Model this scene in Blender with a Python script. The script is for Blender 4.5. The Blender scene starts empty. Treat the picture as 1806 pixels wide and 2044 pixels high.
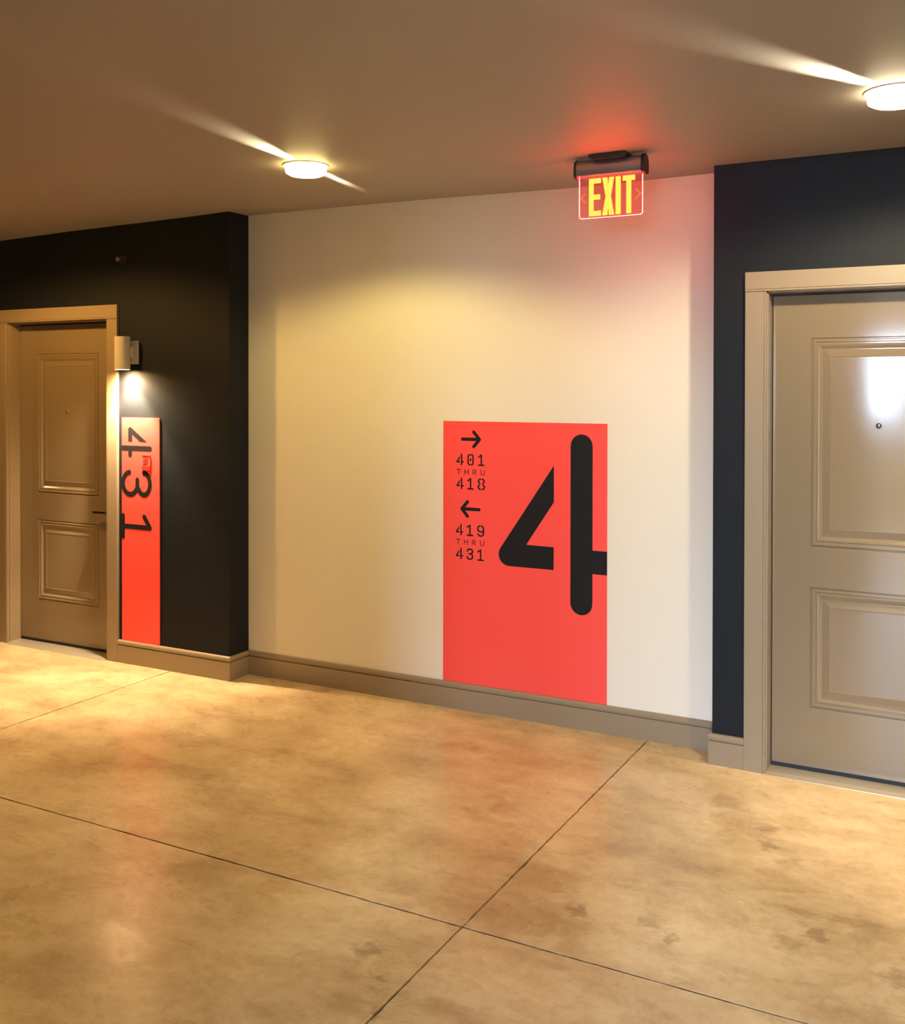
import bpy, bmesh, math, random
from mathutils import Matrix, Vector
random.seed(7)
S = bpy.context.scene
COL = S.collection

# ------------------------------------------------------------------ camera
CAM = Vector((0.9546, -4.6313, 1.6425))
yaw, pitch, roll = 0.4894, -0.0085, 0.0013
fw = Vector((-math.sin(yaw)*math.cos(pitch), math.cos(yaw)*math.cos(pitch), math.sin(pitch)))
rt = Vector((math.cos(yaw), math.sin(yaw), 0)); up = rt.cross(fw)
r2 = rt*math.cos(roll) + up*math.sin(roll); u2 = -rt*math.sin(roll) + up*math.cos(roll)
cd = bpy.data.cameras.new('camera'); co = bpy.data.objects.new('camera', cd); COL.objects.link(co)
m = Matrix((r2, u2, -fw)).transposed().to_4x4(); m.translation = CAM; co.matrix_world = m
cd.sensor_fit = 'HORIZONTAL'; cd.sensor_width = 36.0
cd.lens = 36.0*2040.8/1806.0
cd.shift_x = 0.0; cd.shift_y = -(1022-792.19)/1806.0
cd.clip_start = 0.02
S.camera = co

# ------------------------------------------------------------------ world, exposure
S.view_settings.view_transform = 'Standard'; S.view_settings.look = 'None'
S.view_settings.exposure = 0.0; S.view_settings.gamma = 1.0
S.view_settings.use_curve_mapping = False
w = bpy.data.worlds.new('sky'); S.world = w; w.use_nodes = True
bg = w.node_tree.nodes['Background']
bg.inputs[0].default_value = (0.66, 0.80, 1.0, 1); bg.inputs[1].default_value = 165.0
try:
    S.cycles.max_bounces = 8; S.cycles.diffuse_bounces = 5; S.cycles.glossy_bounces = 4
    S.cycles.transparent_max_bounces = 8; S.cycles.sample_clamp_indirect = 6.0
    S.cycles.caustics_reflective = False; S.cycles.caustics_refractive = False
    S.cycles.use_denoising = True; S.cycles.use_light_tree = True
except Exception: pass
# daylight comes in only through the window at the end of the passage: portal on that window
def portal(x, z, w_, h_):
    pl = bpy.data.lights.new('window_portal', 'AREA'); pl.shape = 'RECTANGLE'; pl.size = w_; pl.size_y = h_
    pl.cycles.is_portal = True
    po = bpy.data.objects.new('window_portal', pl); COL.objects.link(po)
    po.location = (x, -9.93, z); po.rotation_euler = (math.radians(90), 0, 0)
portal(0.31, 1.585, 1.66, 1.34); portal(1.86, 1.17, 0.72, 2.20)

# ------------------------------------------------------------------ dimensions
H = 2.612; DL = 0.168; DR = 0.156; XL = -2.839; XR = -0.139; HB = 0.135; T = 0.014
Z_TAB = [(-9, -.03), (-4.74, -.022), (-4.1, -.006), (-3.1, .010), (-2.84, .017), (-2.2, .016), (-1.55, .010),
         (-0.9, -.003), (-0.15, .002), (0.7, .001), (5, 0)]
def sag(x):
    for (a, za), (b, zb) in zip(Z_TAB, Z_TAB[1:]):
        if a <= x <= b:
            return za + (zb-za)*(x-a)/(b-a)
    return 0.0
def ceil(x): return H + sag(x)

# ------------------------------------------------------------------ materials
def mat(name, base, rough=0.5, metal=0.0, spec=0.5, bump=None, emis=None, estr=0.0, coat=0.0):
    """bump = (scale, strength, distance)"""
    mt = bpy.data.materials.new(name); mt.use_nodes = True; nt = mt.node_tree
    b = nt.nodes['Principled BSDF']
    b.inputs['Base Color'].default_value = (*base, 1); b.inputs['Roughness'].default_value = rough
    b.inputs['Metallic'].default_value = metal; b.inputs['Specular IOR Level'].default_value = spec
    b.inputs['Coat Weight'].default_value = coat
    if emis: b.inputs['Emission Color'].default_value = (*emis, 1); b.inputs['Emission Strength'].default_value = estr
    if bump:
        tc = nt.nodes.new('ShaderNodeTexCoord'); n = nt.nodes.new('ShaderNodeTexNoise')
        n.inputs['Scale'].default_value = bump[0]; n.inputs['Detail'].default_value = 3
        bp = nt.nodes.new('ShaderNodeBump'); bp.inputs['Strength'].default_value = bump[1]; bp.inputs['Distance'].default_value = bump[2]
        nt.links.new(tc.outputs['Object'], n.inputs['Vector']); nt.links.new(n.outputs['Fac'], bp.inputs['Height'])
        nt.links.new(bp.outputs['Normal'], b.inputs['Normal'])
    return mt

M_BEIGE = mat('beige_wall_paint', (0.80, 0.75, 0.66), 0.6, bump=(140, 0.25, 0.002))
M_BLACK = mat('black_wall_paint', (0.0100, 0.0122, 0.0165), 0.60, spec=0.16, bump=(120, 0.35, 0.002))
M_CEIL = mat('ceiling_paint', (0.365, 0.33, 0.30), 0.55, bump=(110, 0.2, 0.002))
M_TAUPE = mat('taupe_trim_paint', (0.285, 0.220, 0.148), 0.34)
M_DOOR = mat('taupe_gloss_door_paint', (0.235, 0.178, 0.116), 0.10, spec=0.6, bump=(150, 0.05, 0.001))
M_RED = mat('red_sign_vinyl', (0.95, 0.080, 0.070), 0.45)
M_REDB = mat('red_tactile_plate', (0.80, 0.03, 0.02), 0.3)
M_INK = mat('black_sign_ink', (0.0125, 0.0130, 0.0150), 0.55, spec=0.15)
M_DRED = mat('dark_red_ink', (0.12, 0.003, 0.005), 0.5)
M_GAP = mat('black_rubber', (0.012, 0.012, 0.014), 0.7)
M_ALU = mat('threshold_aluminium', (0.72, 0.66, 0.58), 0.38, metal=0.75, bump=(60, 0.1, 0.001))
M_CHROME = mat('brushed_nickel', (0.65, 0.58, 0.48), 0.22, metal=1.0)
M_SCONCE = mat('champagne_sconce_paint', (0.60, 0.54, 0.43), 0.35)
M_WHITE = mat('white_fixture', (0.75, 0.74, 0.70), 0.4)
M_BLKPL = mat('black_plastic', (0.018, 0.018, 0.02), 0.45)
M_BRUSH = mat('brushed_aluminium_housing', (0.62, 0.56, 0.55), 0.32, metal=0.9)
M_SLAB = mat('grey_facade', (0.24, 0.23, 0.23), 0.9)
M_PAVE = mat('pale_pavement', (0.80, 0.80, 0.80), 0.9)
M_FRAME = mat('window_frame_paint', (0.35, 0.33, 0.30), 0.4)

def emission(name, col, strength):
    mt = bpy.data.materials.new(name); mt.use_nodes = True; nt = mt.node_tree; nt.nodes.clear()
    e = nt.nodes.new('ShaderNodeEmission'); e.inputs[0].default_value = (*col, 1); e.inputs[1].default_value = strength
    o = nt.nodes.new('ShaderNodeOutputMaterial'); nt.links.new(e.outputs[0], o.inputs[0]); return mt
M_EDGE = emission('lit_acrylic_edge', (1.0, 0.0130, 0.0125), 100.0)
M_LETTER = emission('lit_exit_letter', (1.0, 0.062, 0.008), 15.0)
M_CHEV = emission('dim_chevron', (0.95, 0.22, 0.06), 0.9)

def tinted(name, tint, e, es):
    mt = bpy.data.materials.new(name); mt.use_nodes = True; nt = mt.node_tree; nt.nodes.clear()
    t = nt.nodes.new('ShaderNodeBsdfTransparent'); t.inputs[0].default_value = (*tint, 1)
    em = nt.nodes.new('ShaderNodeEmission'); em.inputs[0].default_value = (*e, 1); em.inputs[1].default_value = es
    g = nt.nodes.new('ShaderNodeBsdfGlossy'); g.inputs['Roughness'].default_value = 0.05
    a = nt.nodes.new('ShaderNodeAddShader'); nt.links.new(t.outputs[0], a.inputs[0]); nt.links.new(em.outputs[0], a.inputs[1])
    mx = nt.nodes.new('ShaderNodeMixShader'); mx.inputs[0].default_value = 0.04
    nt.links.new(a.outputs[0], mx.inputs[1]); nt.links.new(g.outputs[0], mx.inputs[2])
    o = nt.nodes.new('ShaderNodeOutputMaterial'); nt.links.new(mx.outputs[0], o.inputs[0]); return mt
M_ACRYL = tinted('clear_acrylic_lit_red', (0.95, 0.80, 0.80), (1.0, 0.06, 0.07), 0.12)
M_GLASS = tinted('window_glass', (0.93, 0.95, 0.95), (0, 0, 0), 0.0)

M_TINTGLASS = tinted('tinted_window_glass', (0.78, 0.80, 0.82), (0, 0, 0), 0.0)

def floor_material():
    mt = bpy.data.materials.new('stained_sealed_concrete'); mt.use_nodes = True; nt = mt.node_tree
    N, L = nt.nodes.new, nt.links.new
    b = nt.nodes['Principled BSDF']; tc = N('ShaderNodeTexCoord')
    def noise(scale, detail, rough, dist=0.0, src=None, sc3=None):
        n = N('ShaderNodeTexNoise'); n.inputs['Scale'].default_value = scale; n.inputs['Detail'].default_value = detail
        n.inputs['Roughness'].default_value = rough; n.inputs['Distortion'].default_value = dist
        if sc3:
            mp = N('ShaderNodeMapping'); mp.inputs['Scale'].default_value = sc3[:3]
            mp.inputs['Rotation'].default_value = (0, 0, sc3[3]); L(tc.outputs['Object'], mp.inputs['Vector']); L(mp.outputs[0], n.inputs['Vector'])
        else: L(tc.outputs['Object'], n.inputs['Vector'])
        return n
    def ramp(src, stops):
        r = N('ShaderNodeValToRGB'); e = r.color_ramp.elements
        e[0].position, e[0].color = stops[0][0], (*stops[0][1], 1)
        e[1].position, e[1].color = stops[-1][0], (*stops[-1][1], 1)
        for p, c in stops[1:-1]:
            q = e.new(p); q.color = (*c, 1)
        L(src, r.inputs[0]); return r
    def mix(kind, fac, a, bb):
        x = N('ShaderNodeMix'); x.data_type = 'RGBA'; x.blend_type = kind
        if isinstance(fac, float): x.inputs['Factor'].default_value = fac
        else: L(fac, x.inputs['Factor'])
        if isinstance(a, tuple): x.inputs['A'].default_value = a
        else: L(a, x.inputs['A'])
        if isinstance(bb, tuple): x.inputs['B'].default_value = bb
        else: L(bb, x.inputs['B'])
        return x.outputs['Result']
    big = noise(1.3, 5, 0.6, 0.4)
    c0 = ramp(big.outputs['Fac'], [(0.30, (0.44, 0.31, 0.17)), (0.45, (0.56, 0.42, 0.255)), (0.58, (0.64, 0.505, 0.33)), (0.72, (0.69, 0.56, 0.385))])
    # trowel marks: long streaky patches
    tr = noise(3.0, 9, 0.66, 0.35, sc3=(0.8, 1.5, 1, 0.45))
    c1 = ramp(tr.outputs['Fac'], [(0.33, (0.68, 0.62, 0.54)), (0.45, (0.90, 0.88, 0.84)), (0.53, (1.0, 1.0, 1.0)), (0.60, (1.09, 1.10, 1.10)), (0.75, (1.16, 1.18, 1.18))])
    col = mix('MULTIPLY', 0.85, c0.outputs[0], c1.outputs[0])
    fine = noise(24, 6, 0.7, 0.2)
    c2 = ramp(fine.outputs['Fac'], [(0.32, (0.80, 0.76, 0.70)), (0.5, (1, 1, 1)), (0.70, (1.10, 1.10, 1.08))])
    col = mix('MULTIPLY', 0.7, col, c2.outputs[0])
    # sharp-edged lighter flakes
    fl = noise(3.6, 10, 0.70, 0.5, sc3=(0.9, 1.6, 1, 0.3))
    f2 = ramp(fl.outputs['Fac'], [(0.55, (0, 0, 0)), (0.575, (1, 1, 1)), (0.72, (0.2, 0.2, 0.2))])
    col = mix('MIX', mul(nt, f2.outputs[0], 0.22), col, (0.76, 0.64, 0.46, 1))
    fd = noise(4.1, 10, 0.72, 0.5, sc3=(1, 1.25, 1, 1.2))
    f3 = ramp(fd.outputs['Fac'], [(0.34, (1, 1, 1)), (0.40, (0.8, 0.8, 0.8)), (0.43, (0, 0, 0))])
    col = mix('MIX', mul(nt, f3.outputs[0], 0.27), col, (0.34, 0.225, 0.12, 1))
    # particular stains of this floor: (x, y, radius, darkness)
    spots = [(-0.20, -1.62, .045, .55), (0.02, -1.58, .060, .40), (0.10, -1.64, .03, .5), (0.02, -0.55, .10, .40), (0.20, -0.72, .06, .45), (0.24, -0.86, .045, .5),
             (0.10, -0.66, .12, .25), (-0.66, -2.12, .055, .55), (-0.56, -2.22, .03, .5), (-0.48, -2.38, .022, .6), (0.48, -1.42, .05, .5),
             (0.42, -1.50, .06, .35), (0.63, -1.32, .08, .3), (0.71, -1.55, .05, .4), (-0.36, -0.62, .08, .25), (0.33, -0.98, .05, .3), (-2.05, -0.55, .10, .15)]
    wob = noise(22, 4, 0.6)
    wv = N('ShaderNodeVectorMath'); wv.operation = 'SUBTRACT'; wv.inputs[1].default_value = (.5, .5, .5); L(wob.outputs['Color'], wv.inputs[0])
    wsx = N('ShaderNodeVectorMath'); wsx.operation = 'MULTIPLY'; wsx.inputs[1].default_value = (.16, .16, 0); L(wv.outputs[0], wsx.inputs[0])
    pos = N('ShaderNodeVectorMath'); pos.operation = 'ADD'; L(tc.outputs['Object'], pos.inputs[0]); L(wsx.outputs[0], pos.inputs[1])
    acc = None
    for (sx, sy, sr, sd) in spots:
        d = N('ShaderNodeVectorMath'); d.operation = 'DISTANCE'; L(pos.outputs[0], d.inputs[0]); d.inputs[1].default_value = (sx, sy, 0)
        mr = N('ShaderNodeMapRange'); L(d.outputs['Value'], mr.inputs['Value'])
        mr.inputs['From Min'].default_value = sr*0.45; mr.inputs['From Max'].default_value = sr
        mr.inputs['To Min'].default_value = sd; mr.inputs['To Max'].default_value = 0
        if acc is None: acc = mr.outputs[0]
        else:
            mx = N('ShaderNodeMath'); mx.operation = 'MAXIMUM'; L(acc, mx.inputs[0]); L(mr.outputs[0], mx.inputs[1]); acc = mx.outputs[0]
    col = mix('MIX', acc, col, (0.20, 0.125, 0.065, 1))
    L(col, b.inputs['Base Color'])
    rr = N('ShaderNodeMapRange'); L(fl.outputs['Fac'], rr.inputs['Value'])
    rr.inputs['From Min'].default_value = .35; rr.inputs['From Max'].default_value = .65
    rr.inputs['To Min'].default_value = 0.23; rr.inputs['To Max'].default_value = 0.34
    L(rr.outputs[0], b.inputs['Roughness']); b.inputs['Specular IOR Level'].default_value = 0.42
    bp = N('ShaderNodeBump'); bp.inputs['Strength'].default_value = 0.20; bp.inputs['Distance'].default_value = 0.004
    L(tr.outputs['Fac'], bp.inputs['Height']); L(bp.outputs[0], b.inputs['Normal'])
    return mt
def mul(nt, src, k):
    x = nt.nodes.new('ShaderNodeMath'); x.operation = 'MULTIPLY'; x.inputs[1].default_value = k
    nt.links.new(src, x.inputs[0]); return x.outputs[0]
M_FLOOR = floor_material()
M_JOINT = mat('joint_grime', (0.05, 0.026, 0.012), 0.8)

# ------------------------------------------------------------------ helpers
def tag(o, label=None, cat=None, group=None, kind=None):
    if label: o['label'] = label
    if cat: o['category'] = cat
    if group: o['group'] = group
    if kind: o['kind'] = kind
    return o
def obj(name, bm, m, parent=None, smooth=False):
    bmesh.ops.recalc_face_normals(bm, faces=bm.faces)
    me = bpy.data.meshes.new(name); bm.to_mesh(me); bm.free()
    for k in (m if isinstance(m, (list, tuple)) else [m]): me.materials.append(k)
    if smooth:
        for p in me.polygons: p.use_smooth = True
        try: me.set_sharp_from_angle(angle=math.radians(35))
        except Exception: pass
    o = bpy.data.objects.new(name, me); COL.objects.link(o)
    if parent:
        o.parent = parent; o.matrix_parent_inverse = Matrix.Translation(parent.location).inverted() if parent.type == 'EMPTY' else Matrix()
    return o
def empty(name, loc, label=None, cat=None, group=None, kind=None):
    o = bpy.data.objects.new(name, None); o.location = loc; o.empty_display_size = .05; COL.objects.link(o)
    return tag(o, label, cat, group, kind)
def box(bm, x0, x1, y0, y1, z0, z1, bev=0.0):
    vs = [bm.verts.new((x, y, z)) for x in (x0, x1) for y in (y0, y1) for z in (z0, z1)]
    fs = [(0, 1, 3, 2), (4, 6, 7, 5), (0, 4, 5, 1), (2, 3, 7, 6), (0, 2, 6, 4), (1, 5, 7, 3)]
    ff = [bm.faces.new([vs[i] for i in f]) for f in fs]
    if bev:
        es = set(e for f in ff for e in f.edges)
        bmesh.ops.bevel(bm, geom=list(es), offset=bev, segments=2, affect='EDGES', profile=0.6)
def boxes(lst, bev=0.0):
    bm = bmesh.new()
    for b in lst: box(bm, *b, bev=bev)
    return bm
def prism(bm, pts, d0, d1, plane='y'):
    """pts in (x,z) extruded along y from d0 to d1 (plane 'y'), or (x,y) along z ('z')"""
    f = (lambda p, d: (p[0], d, p[1])) if plane == 'y' else ((lambda p, d: (p[0], p[1], d)) if plane == 'z' else (lambda p, d: (d, p[0], p[1])))
    a = [bm.verts.new(f(p, d0)) for p in pts]; b = [bm.verts.new(f(p, d1)) for p in pts]
    bm.faces.new(a); bm.faces.new(b[::-1])
    n = len(pts)
    for i in range(n): bm.faces.new((a[i], b[i], b[(i+1) % n], a[(i+1) % n]))
def disc_pts(cx, cz, r, n=20, a0=0.0, a1=2*math.pi):
    full = abs(a1-a0-2*math.pi) < 1e-6
    k = n if full else n+1
    return [(cx+r*math.cos(a0+(a1-a0)*i/n), cz+r*math.sin(a0+(a1-a0)*i/n)) for i in range(k)]
def lathe(bm, prof, c, axis='z', n=32):
    """prof: list of (r, h) revolved around axis through c"""
    rings = []
    for r, h in prof:
        ring = []
        for i in range(n):
            a = 2*math.pi*i/n
            if axis == 'z': p = (c[0]+r*math.cos(a), c[1]+r*math.sin(a), c[2]+h)
            elif axis == 'y': p = (c[0]+r*math.cos(a), c[1]+h, c[2]+r*math.sin(a))
            else: p = (c[0]+h, c[1]+r*math.cos(a), c[2]+r*math.sin(a))
            ring.append(bm.verts.new(p))
        rings.append(ring)
    for A, B in zip(rings, rings[1:]):
        for i in range(n): bm.faces.new((A[i], A[(i+1) % n], B[(i+1) % n], B[i]))
    bm.faces.new(rings[0][::-1]); bm.faces.new(rings[-1])

# ------------------------------------------------------------------ setting: floor
X0, X1 = -7.6, 4.4
YF = -4.80            # wall behind the camera
PX0, PX1, PY = -0.9, 3.0, -9.9      # passage behind the camera, to the daylight window
OX0, OX1 = 0.02, 2.75                # opening into the passage
floor = obj('floor', boxes([(X0, X1, PY-.1, 0.3, -0.10, -0.007)]), M_JOINT)
tag(floor, kind='structure')
jx = [X0, -6.052, -3.2647, -0.4765, 2.312, X1]; jy = [PY-.1, -7.45, -4.666, -1.8777, 0.25]
G = 0.0035
def jag(p, q, fixed, axis, n):
    out = []
    for i in range(n):
        t = p + (q-p)*i/n
        off = random.uniform(-.0011, .0011) if i else 0
        if random.random() < .035: off += random.choice((-1, 1))*random.uniform(.001, .003)
        out.append((t, fixed+off) if axis == 'x' else (fixed+off, t))
    return out
for i in range(len(jx)-1):
    for j in range(len(jy)-1):
        a, b, c, d = jx[i]+G, jx[i+1]-G, jy[j]+G, jy[j+1]-G
        n = 70
        pts = jag(a, b, c, 'x', n)+jag(c, d, b, 'y', n)+jag(b, a, d, 'x', n)+jag(d, c, a, 'y', n)
        bm = bmesh.new(); top = [bm.verts.new((p[0], p[1], 0)) for p in pts]; bot = [bm.verts.new((p[0], p[1], -.007)) for p in pts]
        bm.faces.new(top); k = len(pts)
        for q in range(k): bm.faces.new((top[q], bot[q], bot[(q+1) % k], top[(q+1) % k]))
        obj('floor_slab', bm, M_FLOOR, floor)

# ceiling, gently uneven
bm = bmesh.new(); NX, ys = 96, [PY-.1, -4.8, -2.4, -1.2, 0.3]
gr = []
for i in range(NX+1):
    x = X0+(X1-X0)*i/NX
    gr.append([(bm.verts.new((x, y, ceil(x))), bm.verts.new((x, y, ceil(x)+.12))) for y in ys])
for i in range(NX):
    for j in range(len(ys)-1):
        bm.faces.new((gr[i][j][0], gr[i+1][j][0], gr[i+1][j+1][0], gr[i][j+1][0]))
        bm.faces.new((gr[i][j][1], gr[i+1][j][1], gr[i+1][j+1][1], gr[i][j+1][1]))
tag(obj('ceiling', bm, M_CEIL, smooth=True), kind='structure')

# walls. door openings: left door -4.656..-3.772, right door 0.088..0.972 (casing inner edges)
ZT = H+.06
def wall(name, lst, m): return tag(obj(name, boxes(lst), m), kind='structure')
LO, RO = (-4.672, -3.756), (0.072, 0.988); OZ = 2.068
wall('wall_center', [(XL-.02, XR+.02, 0, 0.15, -.05, ZT)], M_BEIGE)
wall('wall_left', [(X0, LO[0], -DL, .15, -.05, ZT), (LO[1], XL, -DL, .15, -.05, ZT), (LO[0], LO[1], -DL, .15, OZ, ZT)], M_BLACK)
wall('wall_right', [(XR, RO[0], -DR, .15, -.05, ZT), (RO[1], X1, -DR, .15, -.05, ZT), (RO[0], RO[1], -DR, .15, OZ, ZT)], M_BLACK)
wall('wall_far_left', [(X0-.12, X0, YF-.15, .15, -.05, ZT)], M_BLACK)
wall('wall_far_right', [(X1, X1+.12, YF-.15, .15, -.05, ZT)], M_BEIGE)
wall('wall_front', [(X0, OX0, YF-.15, YF, -.05, ZT), (OX1, X1, YF-.15, YF, -.05, ZT)], M_BLACK)
wall('wall_passage_left', [(PX0-.1, PX0, PY, YF-.15, -.05, ZT)], M_BEIGE)
wall('wall_passage_right', [(PX1, PX1+.1, PY, YF-.15, -.05, ZT)], M_BEIGE)
WX0, WX1, WZ0, WZ1 = -0.52, 1.14, 0.90, 2.27
GX0, GX1, GZ1 = 1.50, 2.22, 2.27      # glazed exit door beside that window
wall('wall_passage_end', [(PX0-.1, WX0, PY-.12, PY, -.05, ZT), (WX1, GX0, PY-.12, PY, -.05, ZT), (GX1, PX1+.1, PY-.12, PY, -.05, ZT), (GX0, GX1, PY-.12, PY, GZ1, ZT),
                          (WX0, WX1, PY-.12, PY, -.05, WZ0), (WX0, WX1, PY-.12, PY, WZ1, ZT)], M_BEIGE)
win = empty('window_1', ((WX0+WX1)/2, PY-.06, WZ0), kind='structure')
obj('window_frame', boxes([(WX0, WX0+.05, PY-.1, PY-.02, WZ0, WZ1), (WX1-.05, WX1, PY-.1, PY-.02, WZ0, WZ1),
    (WX0+.05, WX1-.05, PY-.1, PY-.02, WZ0, WZ0+.05), (WX0+.05, WX1-.05, PY-.1, PY-.02, WZ1-.05, WZ1),
    (.55, .59, PY-.1, PY-.02, WZ0+.05, WZ1-.05)]), M_FRAME, win)
for a, b in ((WX0+.05, .55), (.59, WX1-.05)):
    obj('pane', boxes([(a, b, PY-.065, PY-.059, WZ0+.05, WZ1-.05)]), M_TINTGLASS, win)
gd = empty('door_3', ((GX0+GX1)/2, PY-.06, 0), kind='structure')
obj('door_frame', boxes([(GX0, GX0+.03, PY-.1, PY-.02, 0, GZ1), (GX1-.03, GX1, PY-.1, PY-.02, 0, GZ1),
    (GX0+.03, GX1-.03, PY-.1, PY-.02, 0, .10), (GX0+.03, GX1-.03, PY-.1, PY-.02, GZ1-.04, GZ1)]), M_FRAME, gd)
obj('pane', boxes([(GX0+.03, GX1-.03, PY-.065, PY-.059, .10, GZ1-.04)]), M_GLASS, gd)
# outside that window: a pale building and paving
ob = obj('pavement', boxes([(-30, 30, -60, PY-.3, -.4, -.2)]), M_PAVE); tag(ob, kind='structure')
bd = empty('building', (1.0, -17, -.2), 'grey building outside the passage window', 'building')
obj('facade', boxes([(-.85, 1.3, -19, -16.4, -.2, 2.14)]), M_SLAB, bd)
obj('roof', boxes([(-.90, 1.35, -19.1, -16.3, 2.14, 2.18)]), M_FRAME, bd)
par = obj('added_low_wall', boxes([(-8, 1.32, -11.3, -11.1, -.2, 1.27)]), M_PAVE)  # unseen pale wall, added to whiten the door reflection below the building
tag(par, 'added pale low wall outside the passage window, brightens the door reflection', 'added_low_wall')

# ------------------------------------------------------------------ baseboards (swept moulded profile, mitred corners)
PROF = [(0, 0.0), (T, 0.0), (T, .1030), (T-.0075, .1040), (T-.0075, .1085), (T, .1100), (T+.0012, .116), (T+.0012, .124), (T-.002, .1315), (T-.007, HB), (0, HB)]
def baseboard(name, path, parts=1):
    """path: (x,y) wall-line points; room is to the right-hand side of travel"""
    n = len(path); bm = bmesh.new(); rows = []
    dirs = [(Vector(path[i+1])-Vector(path[i])).normalized() for i in range(n-1)]
    for i, p in enumerate(path):
        d0 = dirs[max(i-1, 0)]; d1 = dirs[min(i, n-2)]
        n0 = Vector((d0.y, -d0.x)); n1 = Vector((d1.y, -d1.x)); nn = (n0+n1)
        nn = nn/ (1+n0.dot(n1)) if (1+n0.dot(n1)) > 1e-6 else n0
        rows.append([bm.verts.new((p[0]+nn.x*o, p[1]+nn.y*o, h)) for o, h in PROF])
    k = len(PROF)
    for A, B in zip(rows, rows[1:]):
        for i in range(k): bm.faces.new((A[i], A[(i+1) % k], B[(i+1) % k], B[i]))
    bm.faces.new(rows[0]); bm.faces.new(rows[-1][::-1])
    return tag(obj(name, bm, M_TAUPE), kind='structure')
baseboard('baseboard_left', [(-3.6865, -DL), (XL, -DL), (XL, -T-.0014)])
baseboard('baseboard_center', [(XL+.0002, 0), (XR-.0002, 0)])
baseboard('baseboard_right', [(XR, -T-.0014), (XR, -DR), (-.0005, -DR)])
baseboard('baseboard_far_left', [(X0, -DL), (-4.7445, -DL)])
baseboard('baseboard_far_right', [(1.0605, -DR), (X1, -DR)])

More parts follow.
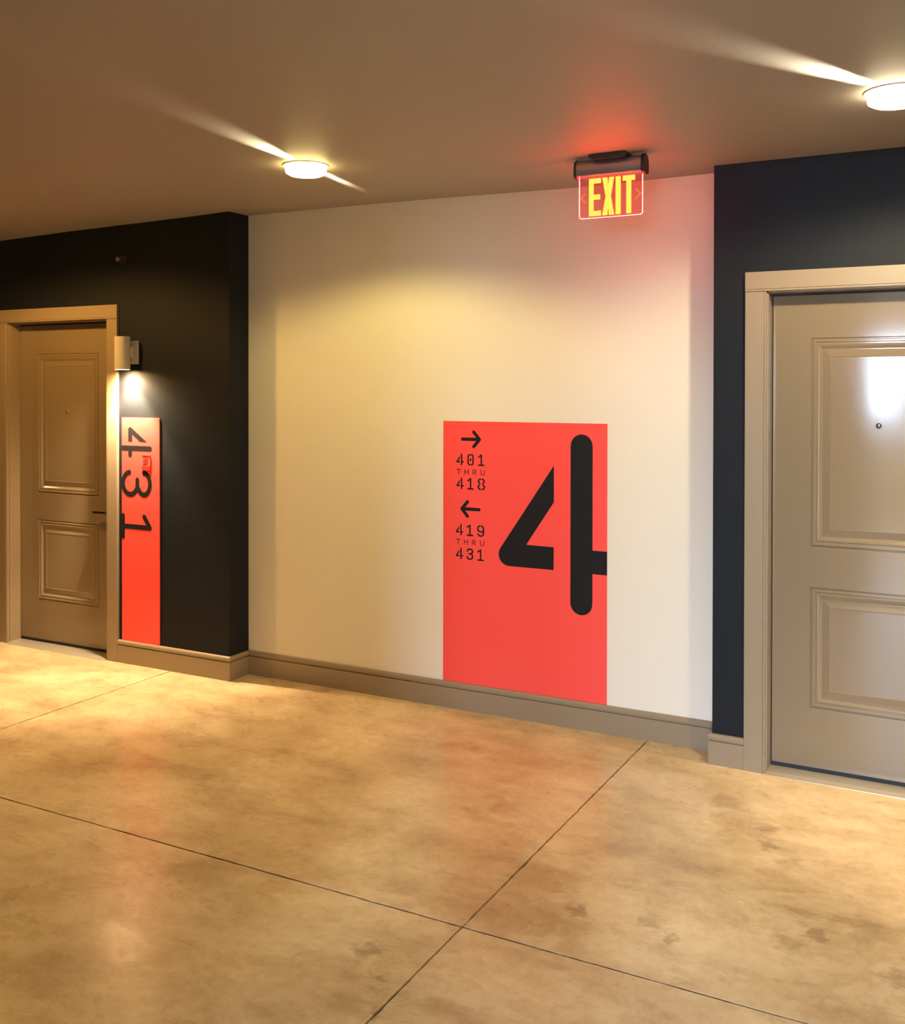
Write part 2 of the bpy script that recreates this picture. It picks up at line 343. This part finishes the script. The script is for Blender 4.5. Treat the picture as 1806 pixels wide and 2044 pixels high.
# ------------------------------------------------------------------ doors
def raised(bm, x0, x1, z0, z1, y):
    """moulded raised panel; negative depth values are into the door (+y)"""
    prof = [(0, 0), (.003, .0045), (.007, .0045), (.010, -.001), (.017, -.001), (.020, .002), (.026, .002), (.029, -.0005), (.036, .0015), (.043, .006), (.047, .008), (.050, .008), (.080, .0015), (.083, .0030)]
    prev = None
    for i, (o, d) in enumerate(prof):
        ring = [bm.verts.new((x, y+d, z)) for x, z in ((x0+o, z0+o), (x1-o, z0+o), (x1-o, z1-o), (x0+o, z1-o))]
        if prev:
            for k in range(4): bm.faces.new((prev[k], prev[(k+1) % 4], ring[(k+1) % 4], ring[k]))
        prev = ring
    bm.faces.new(prev)
def make_door(name, ox, D, knob):
    """ox = casing inner left edge; opening .884 wide"""
    W = .884; yc = -D-.018; yf = yc+.100
    r = empty(name, (ox+W/2, -D, 0), kind='structure')
    x0, x1 = ox+.0115, ox+W-.0115; zb, zt = .028, 2.040
    bm = bmesh.new()
    # slab front split round the two moulded panels
    pa, pb = ox+.1665, ox+W-.1665; (u0, u1), (l0, l1) = (.968, 1.858), (.281, .797)
    xs = [x0, pa, pb, x1]; zs = [zb, l0, l1, u0, u1, zt]
    for i in range(3):
        for j in range(5):
            if i == 1 and j in (1, 3): continue
            bm.faces.new([bm.verts.new((x, yf, z)) for x, z in ((xs[i], zs[j]), (xs[i+1], zs[j]), (xs[i+1], zs[j+1]), (xs[i], zs[j+1]))])
    raised(bm, pa, pb, l0, l1, yf); raised(bm, pa, pb, u0, u1, yf)
    yb = yf+.044
    for a, b in (((x0, zb), (x1, zb)), ((x1, zb), (x1, zt)), ((x1, zt), (x0, zt)), ((x0, zt), (x0, zb))):
        bm.faces.new([bm.verts.new(v) for v in ((a[0], yf, a[1]), (b[0], yf, b[1]), (b[0], yb, b[1]), (a[0], yb, a[1]))])
    bm.faces.new([bm.verts.new(v) for v in ((x0, yb, zb), (x1, yb, zb), (x1, yb, zt), (x0, yb, zt))])
    bmesh.ops.remove_doubles(bm, verts=bm.verts, dist=1e-5)
    obj('slab', bm, M_DOOR, r)
    # jambs with stops
    zj = 2.050
    for side in (0, 1):
        a = ox-.016 if side == 0 else ox+W-.006
        lst = [(a, a+.022, -D+.0, yf+.06, 0, zj)]
        obj('jamb', boxes(lst, .001), M_TAUPE, r)
    obj('jamb_head', boxes([(ox+.006, ox+W-.006, -D+.0, yf+.06, zj-.0, zj+.018)], .001), M_TAUPE, r)
    obj('weatherstrip', boxes([(ox+.006, x0+.001, yf+.008, yf+.055, .012, zj), (x1-.001, ox+W-.006, yf+.008, yf+.055, .012, zj),
                               (x0, x1, yf+.008, yf+.055, zt-.001, zj)]), M_GAP, r)
    obj('door_sweep', boxes([(x0, x1, yf+.006, yf+.050, 0.0095, zb+.002)]), M_GAP, r)
    # casing: flat boards with an inner bead; the head board runs over both sides
    def casing(x_out, x_in, z0, z1):
        s = 1 if x_in > x_out else -1
        pr = [(x_out, -D), (x_out, yc+.0015), (x_out+s*.0015, yc), (x_in-s*.011, yc), (x_in-s*.0095, yc+.003), (x_in-s*.008, yc+.001), (x_in-s*.002, yc+.001), (x_in, yc+.003), (x_in, -D)]
        bm = bmesh.new(); prism(bm, pr, z0, z1, 'z'); return bm
    cw = .0883
    obj('casing', casing(ox-cw, ox, 0, 2.0545), M_TAUPE, r)
    obj('casing', casing(ox+W+cw, ox+W, 0, 2.0545), M_TAUPE, r)
    bm = bmesh.new()
    zi, zo = 2.056, 2.140
    pr = [(-D, zo), (yc+.0015, zo), (yc, zo-.0015), (yc, zi+.011), (yc+.003, zi+.0095), (yc+.001, zi+.008), (yc+.001, zi+.002), (yc+.003, zi), (-D, zi)]
    prism(bm, pr, ox-cw, ox+W+cw, 'x'); obj('casing_head', bm, M_TAUPE, r)
    # threshold
    bm = bmesh.new()
    pr = [(yc-.012, 0.0008), (yc-.010, .0025), (yc+.018, .0080), (yc+.024, .0090), (yc+.085, .0090), (yc+.16, .0090), (yc+.16, 0)]
    prism(bm, pr, ox+.0062, ox+W-.0062, 'x')
    obj('threshold', bm, M_ALU, r)
    # peephole
    px, pz = ox+W/2-.007, 1.489
    p = bmesh.new(); lathe(p, [(.0115, 0), (.0115, -.003), (.0095, -.0045), (.0065, -.0045), (.0055, -.002)], (px, yf+.003, pz), 'y', 20)
    pe = obj('peephole', p, M_BLKPL if not knob else M_CHROME, r, smooth=True)
    p = bmesh.new(); lathe(p, [(.0052, 0), (.0052, -.0030), (.003, -.0042)], (px, yf+.003, pz), 'y', 14)
    obj('lens', p, M_CHROME, pe, smooth=True)
    # lever lock at the right-hand stile
    kx, kz = ox+W-.072, .878
    p = bmesh.new(); lathe(p, [(.032, 0), (.032, -.006), (.029, -.009), (.012, -.010), (.011, -.045)], (kx, yf, kz), 'y', 28)
    lv = obj('door_handle', p, M_CHROME, r, smooth=True)
    p = bmesh.new(); box(p, kx-.088, kx+.012, yf-.060, yf-.045, kz-.010, kz+.010, bev=.0045); obj('lever', p, M_CHROME, lv, smooth=True)
    return r
make_door('door_1', -4.656, DL, True)
make_door('door_2', 0.088, DR, False)
# dark flat rooms closed off behind both doors
wall('wall_behind_doors', [(LO[0]-.1, LO[1]+.1, .152, .20, -.05, OZ+.1), (RO[0]-.1, RO[1]+.1, .152, .20, -.05, OZ+.1)], M_GAP)

# ------------------------------------------------------------------ signs: stroke glyphs, unit height, x centred on the stem, stencil gaps as in the lettering
def arc(cx, cy, rx, ry, a0, a1, n=14):
    return [(cx+rx*math.cos(math.radians(a0+(a1-a0)*i/n)), cy+ry*math.sin(math.radians(a0+(a1-a0)*i/n))) for i in range(n+1)]
SW = .125
TRI = [(-.165, .823), (-.165, .6165), (-.3345, .365), (-.165, .3635), (-.166, .235), (-.443, .235)] + \
      [(-.443+.0645*math.cos(math.radians(a)), .2995+.0645*math.sin(math.radians(a))) for a in (255, 240, 225, 210, 195, 180, 165, 150, 142)]
# glyph = list of ('s', points) strokes or ('p', polygon)
def glyphs(sw, gap):
    h = sw/2
    return {
     '4': [('s', [(0, h), (0, 1-h)]), ('s', [(0, .297), (.22-h, .297)]), ('p', TRI)],
     '1': [('s', [(0, h), (0, 1-h)]), ('s', [(-.315+h, h), (.315-h, h)]), ('s', [(0, 1-h), (-.255, .755)])],
     '3': [('s', arc(.0, .742, .262, .258-h, 178, -60)+arc(.0, .30, .268, .30-h, 62, -172)), ('s', [(-.09, .53), (.12, .53)])],
     '0': [('s', [(.09*gap+.03, 1-h)]+arc(.03, .77, .27-h, .23-h, 78, 0, 6)+arc(.03, .23, .27-h, .23-h, 0, -78, 6)),
           ('s', arc(-.03, .77, .27-h, .23-h, 102, 180, 6)+arc(-.03, .23, .27-h, .23-h, 180, 258, 6)), ('s', [(-.035, .44), (.035, .56)])],
     '8': [('s', arc(.045, .755, .225, .245-h, 80, -62, 9)), ('s', arc(-.045, .755, .225, .245-h, 100, 242, 9)),
           ('s', arc(.045, .27, .25, .27-h, 62, -80, 9)), ('s', arc(-.045, .27, .25, .27-h, 118, 260, 9))],
     '9': [('s', arc(-.04, .69, .24, .31-h, 102, 262, 10)), ('s', arc(.03, .69, .235, .31-h, 78, 0, 7)+arc(0, .30, .265, .30-h, 0, -165, 12)),
           ('s', [(.05, .40), (.16, .45), (.25, .55)])],
     'T': [('s', [(-.40, 1-h), (.40, 1-h)]), ('s', [(0, 1-h), (0, h)])],
     'H': [('s', [(-.36, h), (-.36, 1-h)]), ('s', [(.36, h), (.36, 1-h)]), ('s', [(-.36, .52), (.36, .52)])],
     'R': [('s', [(-.34, h), (-.34, 1-h), (.05, 1-h)]+arc(.05, .745, .25, .255-h, 90, -90, 8)+[(-.12, .49)]), ('s', [(-.02, .49), (.34, h)])],
     'U': [('s', [(-.36, 1-h), (-.36, .36)]+arc(0, .36, .36, .36-h, 180, 360, 10)+[(.36, 1-h)])],
    }
GB = glyphs(SW, 1.0); GS = glyphs(.128, 1.0); GL = glyphs(.14, 1.0)
def clipx(poly, xmin=None, xmax=None):
    def cl(ps, f, ins):
        out = []
        for i in range(len(ps)):
            a, b = ps[i-1], ps[i]
            if ins(b):
                if not ins(a): out.append(f(a, b))
                out.append(b)
            elif ins(a): out.append(f(a, b))
        return out
    if xmin is not None: poly = cl(poly, lambda a, b: (xmin, a[1]+(b[1]-a[1])*(xmin-a[0])/(b[0]-a[0])), lambda p: p[0] >= xmin-1e-9)
    if poly and xmax is not None: poly = cl(poly, lambda a, b: (xmax, a[1]+(b[1]-a[1])*(xmax-a[0])/(b[0]-a[0])), lambda p: p[0] <= xmax+1e-9)
    return poly
def draw(bm, items, tf, s, sw, y0, y1, xmin=None, xmax=None):
    """tf maps glyph coords to wall (x,z); s = scale"""
    r = sw*s/2; step = 0
    for kind, pts in items:
        P = [tf(p) for p in pts]
        polys = []
        if kind == 'p': polys.append(P)
        else:
            for a, b in zip(P, P[1:]):
                d = Vector(b)-Vector(a)
                if d.length < 1e-7: continue
                n = Vector((-d.y, d.x)).normalized()*r
                polys.append([(a[0]+n.x, a[1]+n.y), (a[0]-n.x, a[1]-n.y), (b[0]-n.x, b[1]-n.y), (b[0]+n.x, b[1]+n.y)])
            for p in P: polys.append(disc_pts(p[0], p[1], r, 20 if s > .1 else 12))
        for q in polys:
            q = clipx(q, xmin, xmax)
            step += 1
            if len(q) >= 3: prism(bm, q, y0-step*3e-6, y1, 'y')   # overlapping strokes never coplanar
def glyph(name, ch, G, tf, s, sw, y0, y1, mt, parent, **k):
    bm = bmesh.new(); draw(bm, G[ch], tf, s, sw, y0, y1, **k); return obj(name, bm, mt, parent)

# floor-number sign on the beige wall
SX0, SX1, SZ1 = -1.5645, -0.6775, 1.4742
sg = empty('floor_directory_sign', ((SX0+SX1)/2, 0, HB), 'tall red directory sign with huge black numeral 4 and arrows on beige wall', 'sign')
Y1 = -.0022; YI = -.0030
obj('sign_panel', boxes([(SX0, SX1, Y1, -.0002, HB+.0006, SZ1)], .0004), M_RED, sg)
tfb = lambda p: (-.8072+p[0]*.867, .552+p[1]*.867)
bm = bmesh.new()
big = [('s', GB['4'][0][1]), ('s', [(0, .297), (.4, .297)]), ('p', TRI)]
draw(bm, big, tfb, .867, .1300, YI, Y1+.0001, xmax=SX1)
obj('large_numeral', bm, M_INK, sg)
c1, c2, c3 = -1.4577, -1.4060, -1.3452; hh = .0592
for row, (z, txt) in enumerate(((1.2490, '401'), (1.1268, '418'), (.8900, '419'), (.7682, '431'))):
    sh = 0 if row < 2 else -.003
    for ch, cx in zip(txt, (c1, c2, c3)):
        glyph('numeral', ch, GS, (lambda p, cx=cx, z=z, sh=sh: (cx+sh+p[0]*hh, z+p[1]*hh)), hh, .128, YI, Y1+.0001, M_INK, sg)
for z, sh in ((1.2020, 0), (.8440, -.003)):
    for ch, cx in zip('THRU', (-1.4740, -1.4288, -1.3833, -1.3371)):
        glyph('letter', ch, GL, (lambda p, cx=cx, z=z, sh=sh: (cx+sh+p[0]*.0278, z+p[1]*.0278)), .0278, .14, YI, Y1+.0001, M_DRED, sg)
def arrow(tip, tail, z, s):
    bm = bmesh.new()
    draw(bm, [('s', [(tail, z), (tip, z)]), ('s', [(tip, z), (tip+s*.0330, z+.0370)]), ('s', [(tip, z), (tip+s*.0330, z-.0370)])], lambda p: p, 1.0, .0165, YI, Y1+.0001)
    obj('arrow', bm, M_INK, sg)
arrow(-1.3555, -1.4530, 1.3828, -1); arrow(-1.4560, -1.3580, 1.0272, 1)

# apartment number sign beside the left door: digits read downwards
PX_0, PX_1, PZ1 = -3.6555, -3.3555, 1.4650
ns = empty('apartment_number_sign', (-3.5055, -DL, HB), 'narrow red sign with black 431 turned sideways beside the left door', 'sign')
YA, YB = -DL-.006, -DL-.0068
obj('sign_panel', boxes([(PX_0, PX_1, YA, -DL-.0002, HB+.0008, PZ1)], .0006), M_RED, ns)
hs = .2462; x0 = -3.6605
for ch, zc in (('4', 1.2845), ('3', 1.0755), ('1', .8185)):
    glyph('numeral', ch, GB, (lambda p, zc=zc: (x0+p[1]*hs, zc-p[0]*hs)), hs, SW*.95, YB, YA+.0001, M_INK, ns, xmin=PX_0)
tp = obj('tactile_plate', boxes([(-3.4895, -3.4240, -DL-.0095, YA+.0001, 1.1560, 1.2480)], .0006), M_RED, ns)
tag(tp, 'small raised red plate')
obj('raised_band', boxes([(-3.4895, -3.4240, -DL-.0105, -DL-.0090, 1.1560, 1.1825)], .0004), M_REDB, tp)
bm = bmesh.new()
for k in range(3):
    draw(bm, [('s', [(-3.478+.0, 1.196+k*.0125), (-3.444, 1.204+k*.0125)])], lambda p: p, 1.0, .0032, -DL-.0110, -DL-.0094)
obj('raised_marks', bm, M_RED, tp)
obj('raised_rim', boxes([(-3.4895, -3.4240, -DL-.0115, -DL-.0090, 1.2440, 1.2480), (-3.4275, -3.4240, -DL-.0110, -DL-.0090, 1.1825, 1.2440)], .0003), M_RED, tp)

# ------------------------------------------------------------------ lamps
def spot(name, loc, direction, angle, blend, energy, col, size=.01, parent=None):
    l = bpy.data.lights.new(name, 'SPOT'); l.energy = energy; l.color = col; l.spot_size = math.radians(angle)
    l.spot_blend = blend; l.shadow_soft_size = size
    o = bpy.data.objects.new(name, l); COL.objects.link(o); o.location = loc
    o.rotation_euler = Vector(direction).to_track_quat('-Z', 'Y').to_euler()
    if parent: o.parent = parent; o.matrix_parent_inverse = Matrix.Translation(parent.location).inverted()
    return o
def ceiling_light(x, y, col, wide, narrow, fan, label, turn=0.155, cone=152):
    """shallow drum with a frosted rim; the beam keeps below the ceiling line, added spots on two sides imitate flare streaks on the ceiling"""
    z = ceil(x)
    r = empty('ceiling_light', (x, y, z), label, 'ceiling light', 'round ceiling lights')
    bm = bmesh.new(); lathe(bm, [(.101, 0), (.101, -.004), (.097, -.006), (.088, -.006), (.088, -.001)], (x, y, z), 'z', 40)
    obj('trim_ring', bm, M_WHITE, r, smooth=True)
    bm = bmesh.new(); lathe(bm, [(.086, -.004), (.091, -.018), (.088, -.034), (.072, -.043), (.030, -.047)], (x, y, z), 'z', 36)
    obj('diffuser', bm, emission('lamp_glow', col, 26.0), r, smooth=True)
    spot('lamp', (x, y, z-.060), (0, 0, -1), cone, .35, wide, col, .05, r)
    streak_col = tuple(.5*c+.5*k for c, k in zip(col, (1, .92, .75)))
    for s in (1, -1):  # added grazing spots, no real slots: they imitate flare streaks beside the lamp
        p = (x-s*math.sin(turn)*.098, y+s*math.cos(turn)*.098, z-.030)
        spot('streak_spot', p, (-s*math.sin(turn), s*math.cos(turn), 0.155 if s > 0 else 0.190), 13 if s > 0 else 24, 1.0, fan*1.6, streak_col, .004, r)
        spot('streak_spot', p, (-s*math.sin(turn), s*math.cos(turn), 0.430), 40, 1.0, fan*.16, streak_col, .004, r)
    return r
ceiling_light(-1.74, -0.95, (1, .75, .26), 64, 0, 110, 'round glowing ceiling light nearest the beige wall, left of the exit sign')
ceiling_light(0.66, -1.00, (1, .83, .51), 124, 0, 170, 'bright round ceiling light above the right door at the picture edge', turn=-.5, cone=166)
ceiling_light(-3.96, -1.12, (1, .53, .12), 116, 0, 110, 'round ceiling light in front of the left door, just out of the picture', turn=.45, cone=164)
ceiling_light(-6.54, -1.00, (1, .58, .20), 12, 0, 10, 'round ceiling light at the far left end of the hall')
ceiling_light(3.06, -1.00, (1, .78, .50), 18, 0, 10, 'round ceiling light at the far right end of the hall')

def sconce(x, D, label, power=1.0):
    y = -D-.0755
    r = empty('wall_sconce', (x, -D, 1.75), label, 'wall light', 'cylinder wall lights beside the doors')
    bm = bmesh.new()
    # tube with a hollow lower end
    lathe(bm, [(.040, .012), (.040, -.0), (.0455, 0), (.0455, .193), (.044, .1945), (.0, .1946)][::1], (x, y, 1.7485), 'z', 40)
    obj('cylinder', bm, M_SCONCE, r, smooth=True)
    obj('back_plate', boxes([(x-.056, x+.056, -D-.010, -D, 1.782, 1.921)], .002), M_SCONCE, r)
    obj('arm', boxes([(x-.020, x+.020, -D-.036, -D-.010, 1.82, 1.885)], .002), M_SCONCE, r)
    bm = bmesh.new(); lathe(bm, [(.0015, -.012), (.0028, -.012), (.0028, -.0095)], (x+.045, -D, 1.851), 'y', 10); obj('screw', bm, M_CHROME, r)
    bm = bmesh.new(); lathe(bm, [(.0385, .012), (.0385, .009), (.030, .0075), (.001, .007)], (x, y, 1.7500), 'z', 30)
    obj('lens', bm, emission('sconce_glow', (1, .60, .25), 850*power), r)
    spot('bulb', (x, y, 1.742), (0, .05, -1), 84, .6, 190*power, (1, .74, .44), .02, r)
    spot('bulb', (x, y, 1.742), (0, .25, -1), 140, 1.0, 95*power, (1, .74, .44), .02, r)
    return r
sconce(-3.578, DL, 'pale cylinder wall light glowing downward beside the left door')
sconce(1.172, DR, 'pale cylinder wall light right of the right door, just out of the picture', .45)

# ------------------------------------------------------------------ exit sign
ey = -.552; EX0, EX1 = -.611, -.334; EZ0, EZ1 = 2.358, 2.534
ex = empty('exit_sign', (-.4725, ey, ceil(-.47)), 'edge-lit EXIT sign with yellow letters hanging from the ceiling', 'exit sign')
bm = bmesh.new()
hp = [(ey+.034*math.cos(a), 2.569+.034*math.sin(a)) for a in [math.pi*i/14 for i in range(15)]] + [(ey-.034, 2.541), (ey-.030, 2.533), (ey+.030, 2.533), (ey+.034, 2.541)]
prism(bm, hp, EX0-.002, EX1+.002, 'x'); obj('housing', bm, M_BRUSH, ex, smooth=True)
for a, b in ((EX0-.012, EX0-.002), (EX1+.002, EX1+.014)):
    bm = bmesh.new()
    hq = [(ey+.037*math.cos(t), 2.569+.037*math.sin(t)) for t in [math.pi*i/14 for i in range(15)]] + \
         [(ey+.037*math.cos(t), 2.538+.016*math.sin(t)) for t in [math.pi+math.pi*i/10 for i in range(11)]]
    prism(bm, hq, a, b, 'x'); obj('end_cap', bm, M_BLKPL, ex)
cz = ceil(-.47)
bm = bmesh.new()
prism(bm, [(-.545, cz+.003), (-.545, cz-.010), (-.530, cz-.022), (-.404, cz-.022), (-.389, cz-.010), (-.389, cz+.003)], -.622, -.470, 'y')
obj('canopy', bm, M_BLKPL, ex)
def rrect(x0, x1, z0, z1, r):
    return ([(x1-r+r*math.cos(a), z0+r+r*math.sin(a)) for a in [-math.pi/2+math.pi/2*i/6 for i in range(7)]] +
            [(x1, z1), (x0, z1)] + [(x0+r+r*math.cos(a), z0+r+r*math.sin(a)) for a in [math.pi+math.pi/2*i/6 for i in range(7)]])
bm = bmesh.new(); prism(bm, rrect(EX0+.002, EX1-.002, EZ0+.002, EZ1, .010), ey-.0025, ey+.0025, 'y'); obj('acrylic_panel', bm, M_ACRYL, ex)
A = rrect(EX0, EX1, EZ0, EZ1, .012); B = rrect(EX0+.0019, EX1-.0019, EZ0+.0019, EZ1, .0101)
bm = bmesh.new(); n = len(A)
va = [[bm.verts.new((p[0], y, p[1])) for p in Q] for y in (ey-.0027, ey+.0027) for Q in (A, B)]
for i in range(n):
    j = (i+1) % n
    if i == 7: continue          # open at the top, inside the housing
    for P_, Q_ in ((0, 1), (1, 3), (3, 2), (2, 0)):
        bm.faces.new((va[P_][i], va[P_][j], va[Q_][j], va[Q_][i]))
obj('lit_edge', bm, M_EDGE, ex)
wx = EX1-EX0
def fx(f): return EX0+wx*f
LZ0, LZ1 = 2.3665, 2.5235; lh = LZ1-LZ0; st = .0205
def letter(polys, name='letter', mt=M_LETTER):
    bm = bmesh.new()
    for p in polys: prism(bm, p, ey-.0034, ey-.0026, 'y')
    obj(name, bm, mt, ex)
def rc(a, b, c, d): return [(a, c), (b, c), (b, d), (a, d)]
e0, e1 = fx(.160), fx(.352)
letter([rc(e0, e0+st, LZ0, LZ1), rc(e0+st, e1, LZ1-.021, LZ1), rc(e0+st, e1-.004, LZ0+lh/2-.0105, LZ0+lh/2+.0105), rc(e0+st, e1, LZ0, LZ0+.021)])
xx0, xx1 = fx(.372), fx(.560); xm = (xx0+xx1)/2; zm = LZ0+lh/2
letter([[(xx0, LZ1), (xx0+.0225, LZ1), (xm, zm+.045), (xx1-.0225, LZ1), (xx1, LZ1), (xm+.0115, zm), (xm-.0115, zm)],
        [(xx0, LZ0), (xx0+.0225, LZ0), (xm, zm-.045), (xx1-.0225, LZ0), (xx1, LZ0), (xm+.0115, zm), (xm-.0115, zm)]])
letter([rc(fx(.583), fx(.662), LZ0, LZ1)])
t0, t1 = fx(.693), fx(.883); tm = (t0+t1)/2
letter([rc(t0, t1, LZ1-.021, LZ1), rc(tm-.0105, tm+.0105, LZ0, LZ1-.021)])
def chev(xt, s):
    z = 2.4445; k = .0215; t = .011
    letter([[(xt, z), (xt+s*.020, z+k), (xt+s*(.020+t*.9), z+k), (xt+s*t, z)], [(xt, z), (xt+s*.020, z-k), (xt+s*(.020+t*.9), z-k), (xt+s*t, z)]], 'chevron', M_CHEV)
chev(fx(.018), 1); chev(fx(.985), -1)

# ------------------------------------------------------------------ sidewall sprinkler high on the black wall
sp = empty('sprinkler', (-3.648, -DL, 2.404), 'small chrome sprinkler head high on the black wall over the left door', 'sprinkler')
bm = bmesh.new(); lathe(bm, [(.030, 0), (.030, -.003), (.022, -.008), (.010, -.010)], (-3.648, -DL, 2.404), 'y', 24); obj('escutcheon', bm, M_BLKPL, sp, smooth=True)
bm = bmesh.new(); lathe(bm, [(.008, -.008), (.008, -.030), (.004, -.033), (.004, -.045)], (-3.648, -DL, 2.404), 'y', 16); obj('head', bm, M_CHROME, sp, smooth=True)
bm = bmesh.new(); prism(bm, disc_pts(-3.648, 2.404, .014, 18), -DL-.047, -DL-.0448, 'y'); obj('deflector', bm, M_CHROME, sp)
